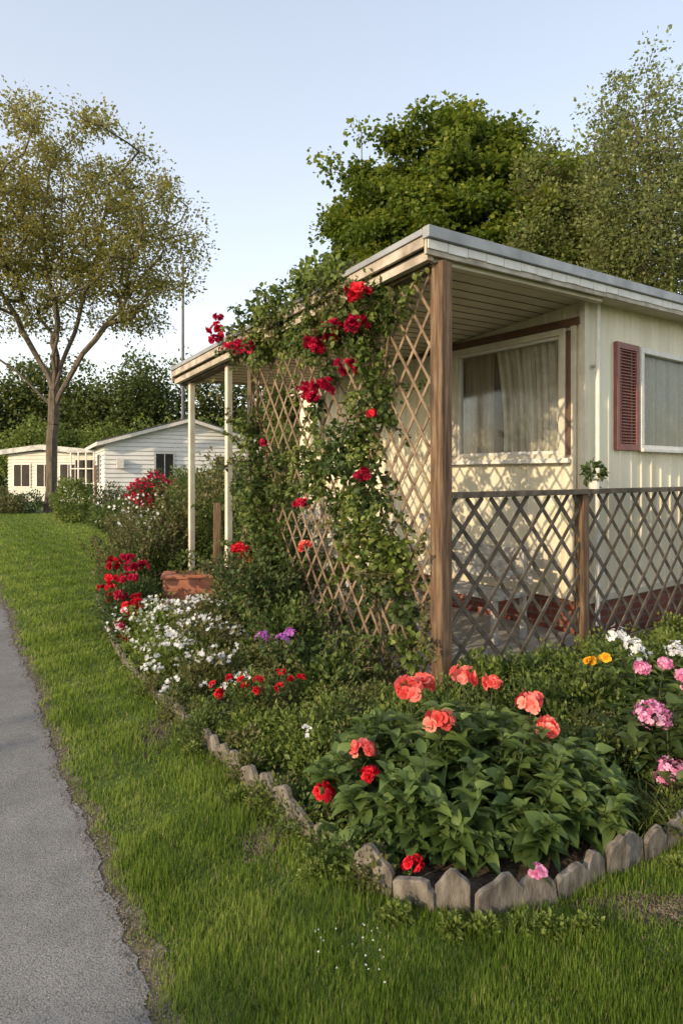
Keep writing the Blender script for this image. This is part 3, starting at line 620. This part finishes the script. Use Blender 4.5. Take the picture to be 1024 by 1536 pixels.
# ------------------------------------------------------------ distant homes
def farhome(name,o,r,wd,dp,he,hp,mat,fm='wpaint',fh=.16):
    H=empty(name); o=np.array([*o,0.]); r=np.array([*r,0.]); r/=np.linalg.norm(r); bk=np.array([-r[1],r[0],0])
    def q(x,y,z): return o+r*x+bk*y+Z3*z
    a=Acc(); nb=int(he/.2)
    for i in range(nb):
        z0=i*he/nb; z1=(i+1)*he/nb
        a.add([q(-.05,-.05,z0),q(wd+.05,-.05,z0),q(wd,0,z1),q(0,0,z1)],[[0,1,2,3]],mat)
        a.add([q(-.05,dp,z0),q(-.05,-.05,z0),q(0,0,z1),q(0,dp,z1)],[[0,1,2,3]],mat)
        a.add([q(wd+.05,-.05,z0),q(wd+.05,dp,z0),q(wd,dp,z1),q(wd,0,z1)],[[0,1,2,3]],mat)
    n=6
    for i in range(n):
        z0=he+(hp-he)*i/n; z1=he+(hp-he)*(i+1)/n; x0=wd/2*i/n; x1=wd/2*(i+1)/n
        a.add([q(x0,-.05,z0),q(wd-x0,-.05,z0),q(wd-x1,0,z1),q(x1,0,z1)],[[0,1,2,3]],mat)
    a.add([q(0,dp,0),q(wd,dp,0),q(wd,dp,he),q(wd/2,dp,hp),q(0,dp,he)],[[0,1,2,3,4]],mat); a.build('walls',parent=H)
    a=Acc(); ov=.35; t=.1; sl=(hp-he)/(wd/2)
    for sg in(0,1):
        e=-ov if sg==0 else wd+ov; ze=he-ov*sl
        A=[q(e,-ov,ze),q(wd/2,-ov,hp),q(wd/2,dp+ov,hp),q(e,dp+ov,ze)]; V=[p+Z3*.01 for p in A]+[p+Z3*(t+.01) for p in A]; a.add(V,BF,'mast')
        A=[q(e,-ov-.03,ze-.12),q(wd/2,-ov-.03,hp-.12),q(wd/2,-ov-.004,hp-.12),q(e,-ov-.004,ze-.12)]; V=A+[p+Z3*fh for p in A]; a.add(V,BF,fm)
    boxv(a,q(-ov-.04,-ov,he-ov*sl-.1),r*.05,bk*(dp+2*ov),Z3*.16,fm); a.build('roof',parent=H)
    a=Acc()
    def win(x,z,w,h):
        boxv(a,q(x-.08,-.09,z-.08),r*(w+.16),bk*.03,Z3*(h+.16),'wpaint'); boxv(a,q(x,-.105,z),r*w,bk*.012,Z3*h,'dark'); boxv(a,q(x+w/2-.02,-.12,z),r*.04,bk*.012,Z3*h,'wpaint')
    def win2(y,z,w,h,m='dark'):
        boxv(a,q(-.09,y-.06,z-.06),r*.03,bk*(w+.12),Z3*(h+.12),'wpaint'); boxv(a,q(-.105,y,z),r*.012,bk*w,Z3*h,m)
    return H,a,win,win2,q,r,bk
H,a,win,win2,q,r,bk=farhome('white_mobile_home',(-11.0,29.5),(.9,.43),7.8,10,3.15,4.3,'sidingw')
win(2.3,1.3,.8,1.3); win(5.2,1.4,.9,1.1); win2(2.0,1.2,.9,1.4); win2(5.,1.2,1.2,1.2)
boxv(a,q(-.11,4.0,.1),r*.03,bk*.8,Z3*2.0,'brown'); boxv(a,q(.5,-.3,1.9),r*.3,bk*.2,Z3*.45,'wpaint')
a.build('windows_and_door',parent=H)
H,a,win,win2,q,r,bk=farhome('low_mobile_home',(-20.2,38.5),(.95,-.3),5.4,5,2.95,3.2,'sidingg','metal',.3)
for i in range(3): win(.5+i*1.7,.9,1.15,1.3)
a.build('windows',parent=H)
a=Acc()
for i in range(6):
    boxv(a,(-14.9+i*.5,34.8-i*.2,.0),(.07,0,0),(0,.07,0),(0,0,2.8),'wpaint')
boxv(a,(-15.1,34.9,2.8),(3.0,-1.2,0),(.8,1.9,0),(0,0,.18),'metal')
for z in(.3,1.1,1.9): boxv(a,(-14.9,34.78,z),(2.6,-1.04,0),(0,.04,0),(0,0,.05),'wpaint')
boxv(a,(-14.8,35.2,0),(2.7,-1.05,0),(0,.04,0),(0,0,2.8),'sidingg')
boxv(a,(-14.7,35.05,.5),(2.3,-.9,0),(0,.04,0),(0,0,1.9),'dark')
a.build('screened_porch')
a=Acc(); tubes(a,[(-11.5,46,0),(-11.5,46,9)],[(-11.5,46,9),(-11.5,46,17.6)],[.16,.11],[.11,.08],'mast',8)
for z,w_ in((17.0,.5),(15.5,.4)): tubes(a,[(-11.5-w_,46,z)],[(-11.5+w_,46,z)],.04,.04,'mast',6)
a.build('utility_pole')
a=Acc(); bush(a,(-8.9,21,.7),(.65,.6,.8),5000,.08,'leafl',T_leaf,.5); a.build('round_shrub')
a=Acc(); bush(a,(-6.1,17.5,.35),(.85,.6,.5),5000,.07,'leaf',T_leaf,.5); bush(a,(-5.0,17.2,.3),(.6,.5,.4),2500,.07,'leafd',T_leaf,.5); a.build('low_hedge')
a=Acc()
for (x,y,z,rr) in((-5.1,17.5,1.15,.6),(-4.6,17.8,1.0,.5),(-5.6,18,1.1,.45)):
    bush(a,(x,y,z-.3),(rr,rr,rr*1.3),2500,.08,'leafd',T_leaf,.4)
    bush(a,(x,y,z-.05),(rr*1.02,rr*1.02,rr*.9),900,.07,'crim',T_leaf,.6,aspect=2)
a.build('azalea_bush')
a=Acc()
for (x,y,rr,h,mt) in((-3.9,16.5,.9,1.6,'leafo'),(-3.1,14,.9,1.7,'leaf'),(-2.7,16,1.1,2.1,'leafo'),(-1.6,13,.9,1.9,'leafd'),(-4.2,13,.5,.9,'leafo')):
    bush(a,(x,y,h*.5),(rr,rr*.8,h*.55),3500,.09,mt,T_leaf,.4)
a.build('mixed_shrubs')
a=Acc()
for i in range(34):
    x=-19+i*.5; y=26.0+(2.6 if i>15 else 0)+N_()*.5
    if -12.8<x<-11.9: continue
    bush(a,(x,y,.4),(.6,.6,U(.3,.95)),800,.11,random.choice(['leafd','leafo','leafd','leaf']),T_leaf,.4)
a.build('far_border_shrubs')
# ------------------------------------------------------------ trees
def crown_pts(ells,n,shell=.0):
    out=[]; vol=np.array([e[1][0]*e[1][1]*e[1][2] for e in ells]); vol=vol/vol.sum()
    for e,v in zip(ells,vol):
        k=int(n*v)+1; d=norm(N_(size=(k,3))); r=U(shell,1,(k,1))**(1/2.2); out.append(np.array(e[0])+d*np.array(e[1])*r)
    return np.concatenate(out)
def tree(name,base,trunk,ells,ntar,nleaf,lsize,clump,lmat,tip=.015,upcurve=.25,shell=.2,parentlim=.5,pw=2.4,seg=.7,zst=1.,aspect=1.1,droop=0,T=None,limbs=()):
    a=Acc(); pos=[np.array([*base,-.1])]
    for p in trunk: pos.append(np.array(p,float))
    P0=[pos[0]];PR=[-1]
    for i in range(1,len(pos)):
        k=max(1,int(np.linalg.norm(pos[i]-pos[i-1])/seg))
        for j in range(1,k+1): P0.append(pos[i-1]+(pos[i]-pos[i-1])*j/k+N_(size=3)*.03*(i>1)); PR.append(len(P0)-2)
    pos=P0;par=PR; first=int(len(pos)*parentlim); top=pos[-1]; tn=len(pos)-1
    for ch in limbs:
        A=np.array(pos[:tn+1]); prev=int(np.argmin(np.linalg.norm(A-np.array(ch[0]),axis=1))); cur=pos[prev]
        for q in ch[1:]:
            q=np.array(q,float); k=max(1,int(np.linalg.norm(q-cur)/seg)); c0_=cur
            for j in range(1,k+1): pos.append(c0_+(q-c0_)*j/k+N_(size=3)*.05); par.append(prev); prev=len(pos)-1
            cur=q
    if T is None: T=crown_pts(ells,ntar,shell)
    T=T[np.argsort(np.linalg.norm(T-top,axis=1))]
    for t_ in T:
        A=np.array(pos[first:]); d=np.linalg.norm(A-t_,axis=1)+np.maximum(0,A[:,2]-t_[2])*1.5; j=int(np.argmin(d))+first
        p=pos[j]; L=np.linalg.norm(t_-p); k=max(1,int(L/seg)); prev=j
        for i in range(1,k+1):
            f=i/k; q=p+(t_-p)*f; q[2]+= -upcurve*L*math.sin(math.pi*f)*.5; q=q+N_(size=3)*.07*seg*(f<1)
            pos.append(q); par.append(prev); prev=len(pos)-1
    n=len(pos); pos=np.array(pos); acc_=np.zeros(n)
    for i in range(n-1,0,-1):
        if acc_[i]==0: acc_[i]=tip**pw
        acc_[par[i]]+=acc_[i]
    acc_[0]=max(acc_[0],1e-9); r=acc_**(1/pw); idx=np.arange(1,n); pr=np.array(par)[1:]
    r1=r[idx]; r0=np.minimum(r[pr],r1*1.35)
    tubes(a,pos[pr],pos[idx],r0,r1,'bark',7)
    b=np.array([*base,0.]); tubes(a,[b-[0,0,.1]],[b+[0,0,.9]],r[1]*1.45,r[1]*1.0,'bark',9)
    k=max(1,nleaf//len(T)); c=np.repeat(T,k,0); cr=np.repeat(U(0,1,len(T)),k); m=len(c)
    off=np.clip(N_(size=(m,3)),-1.8,1.8)*clump*np.array([1,1,.75*zst]); off*=np.repeat(U(.6,1.3,(len(T),1)),k,0)
    p=c+off; ax=norm(off/clump+N_(size=(m,3))*.8+[0,0,-droop]); nr=norm(N_(size=(m,3))*.6+[0,0,.8])
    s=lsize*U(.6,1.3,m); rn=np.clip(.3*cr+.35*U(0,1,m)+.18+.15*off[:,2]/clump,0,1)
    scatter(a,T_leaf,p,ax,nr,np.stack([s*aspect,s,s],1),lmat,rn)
    return a.build(name)
fk=(-12.2,27,5.2)
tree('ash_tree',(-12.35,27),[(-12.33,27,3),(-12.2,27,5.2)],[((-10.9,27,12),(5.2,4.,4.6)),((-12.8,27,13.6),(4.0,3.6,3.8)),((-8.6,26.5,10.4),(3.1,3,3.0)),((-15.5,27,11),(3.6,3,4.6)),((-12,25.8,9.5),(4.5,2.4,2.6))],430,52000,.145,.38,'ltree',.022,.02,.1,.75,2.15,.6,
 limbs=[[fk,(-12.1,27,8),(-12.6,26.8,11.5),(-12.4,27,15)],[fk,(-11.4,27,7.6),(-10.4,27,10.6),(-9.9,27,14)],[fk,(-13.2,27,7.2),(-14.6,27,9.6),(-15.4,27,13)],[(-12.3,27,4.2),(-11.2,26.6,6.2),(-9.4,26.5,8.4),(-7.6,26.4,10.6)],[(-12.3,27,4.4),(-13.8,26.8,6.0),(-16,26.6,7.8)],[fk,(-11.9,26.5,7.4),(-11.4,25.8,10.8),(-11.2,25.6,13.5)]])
# maple: dense crown of overlapping boughs, roughly even over an egg-shaped outline
boughs=[]
for cen,R,k in((np.array([4.6,23.5,9.0]),np.array([4.7,4.0,6.2]),120),(np.array([3.4,23.,7.4]),np.array([4.3,3.6,3.8]),60)):
    for i_ in range(k):
        ph=i_*2.39996; zc=1-2*(i_+.5)/k; rr=math.sqrt(1-zc*zc); d=np.array([rr*math.cos(ph),rr*math.sin(ph),zc]); boughs.append(cen+d*R*U(.68,.98)+N_(size=3)*.25)
T=np.concatenate([b+norm(N_(size=(12,3)))*np.abs(N_(0,.55,(12,1)))*np.array([1.3,1.2,.6]) for b in boughs])
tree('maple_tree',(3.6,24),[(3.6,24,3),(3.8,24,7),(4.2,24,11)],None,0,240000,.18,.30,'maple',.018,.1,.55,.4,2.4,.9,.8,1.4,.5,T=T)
for i,(x,y,h,rx) in enumerate(((5.4,21.5,10.2,1.4),(7.0,20.5,13.0,1.6),(9.2,19.2,14.8,1.9),(11.9,19.5,14.9,2.0),(14.9,20.5,14.,2.2))):
    T=[]
    for j in range(34):
        an=U(0,6.28); rr=rx*math.sqrt(U(0,1)); top_=h*(1-.30*(rr/rx)**2)*U(.84,1.0); bot=U(2.5,h*.55); k=int((top_-bot)/.42)
        for q_ in range(k):
            f=q_/k; z=bot+(top_-bot)*f; spread=rr*(1+.55*math.sin(min(1,f*1.1)*math.pi*.75)); T.append((x+math.cos(an)*spread+N_()*.18,y+math.sin(an)*spread+N_()*.18,z))
    T=np.array(T)
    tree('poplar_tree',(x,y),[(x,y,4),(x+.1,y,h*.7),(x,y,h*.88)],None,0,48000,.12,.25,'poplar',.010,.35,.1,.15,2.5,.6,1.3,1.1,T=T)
def mass(name,items,lsize,mat):
    a=Acc()
    for (x,y,z,rx,rz,n) in items:
        for _ in range(9):
            d=norm(N_(size=3)); d[2]=abs(d[2])*.9; c=np.array([x,y,z])+d*np.array([rx,rx,rz])*.62
            bush(a,c,(rx*.5,rx*.5,rz*.42),n//9,lsize,mat,T_leaf,.55,.0,aspect=1.5,rb=U(-.15,.15))
        tubes(a,[(x,y,0)],[(x,y,z)],.3,.15,'bark')
    a.build(name)
it=[]
for i in range(20):
    x=-50+i*3.1; it.append((x,U(54,62),U(2,4),U(3.6,4.8),U(7,10)+(2. if -20<x<-4 else 0),9000))
mass('distant_trees',it,.32,'far')
it=[(-24+i*1.6,47+U(-1,1),2.2,1.6,U(3.0,4.2),2600) for i in range(14)]
mass('sunlit_hedge',it,.2,'leafl')
# street trees behind the viewer on the sun side: broken shade over the near lawn
it=[]
sd=np.array([-.70,-.714]); pd=np.array([.714,-.70]); c0=np.array([0,3.5])+sd*11
for tt in (-10.2,-8.3,-4.9,-2.9,-1.0,1.5,3.2,5.4):
    q=c0+pd*tt+N_(size=2)*.6; it.append((q[0],q[1],1.1,1.0,U(2.2,3.3),800))
mass('roadside_trees',it,.17,'far')

# ------------------------------------------------------------ camera and light
cam=bpy.data.cameras.new('camera'); co=bpy.data.objects.new('camera',cam); scene.collection.objects.link(co); scene.camera=co
co.location=(0,0,1.6); co.rotation_euler=(math.radians(90),0,0); cam.sensor_fit='VERTICAL'; cam.sensor_height=36; cam.sensor_width=24; cam.lens=22.27; cam.shift_y=-.0365; cam.clip_end=2000; cam.clip_start=.05
EL=math.radians(19); d=np.array([-.73*math.cos(EL),-.683*math.cos(EL),math.sin(EL)])
from mathutils import Vector
sun=bpy.data.lights.new('sun','SUN'); so=bpy.data.objects.new('sun',sun); scene.collection.objects.link(so)
so.rotation_euler=Vector(d).to_track_quat('Z','Y').to_euler(); sun.energy=4.2; sun.angle=math.radians(.6); sun.color=(1,.78,.50)
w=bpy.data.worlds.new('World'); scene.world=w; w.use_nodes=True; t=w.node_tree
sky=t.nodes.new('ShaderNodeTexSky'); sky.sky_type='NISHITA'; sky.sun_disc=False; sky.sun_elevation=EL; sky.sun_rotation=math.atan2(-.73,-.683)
sky.air_density=1.0; sky.dust_density=1.4; sky.ozone_density=1.0
# added pale gradient, strongest at horizon: brightens the sky and its fill light
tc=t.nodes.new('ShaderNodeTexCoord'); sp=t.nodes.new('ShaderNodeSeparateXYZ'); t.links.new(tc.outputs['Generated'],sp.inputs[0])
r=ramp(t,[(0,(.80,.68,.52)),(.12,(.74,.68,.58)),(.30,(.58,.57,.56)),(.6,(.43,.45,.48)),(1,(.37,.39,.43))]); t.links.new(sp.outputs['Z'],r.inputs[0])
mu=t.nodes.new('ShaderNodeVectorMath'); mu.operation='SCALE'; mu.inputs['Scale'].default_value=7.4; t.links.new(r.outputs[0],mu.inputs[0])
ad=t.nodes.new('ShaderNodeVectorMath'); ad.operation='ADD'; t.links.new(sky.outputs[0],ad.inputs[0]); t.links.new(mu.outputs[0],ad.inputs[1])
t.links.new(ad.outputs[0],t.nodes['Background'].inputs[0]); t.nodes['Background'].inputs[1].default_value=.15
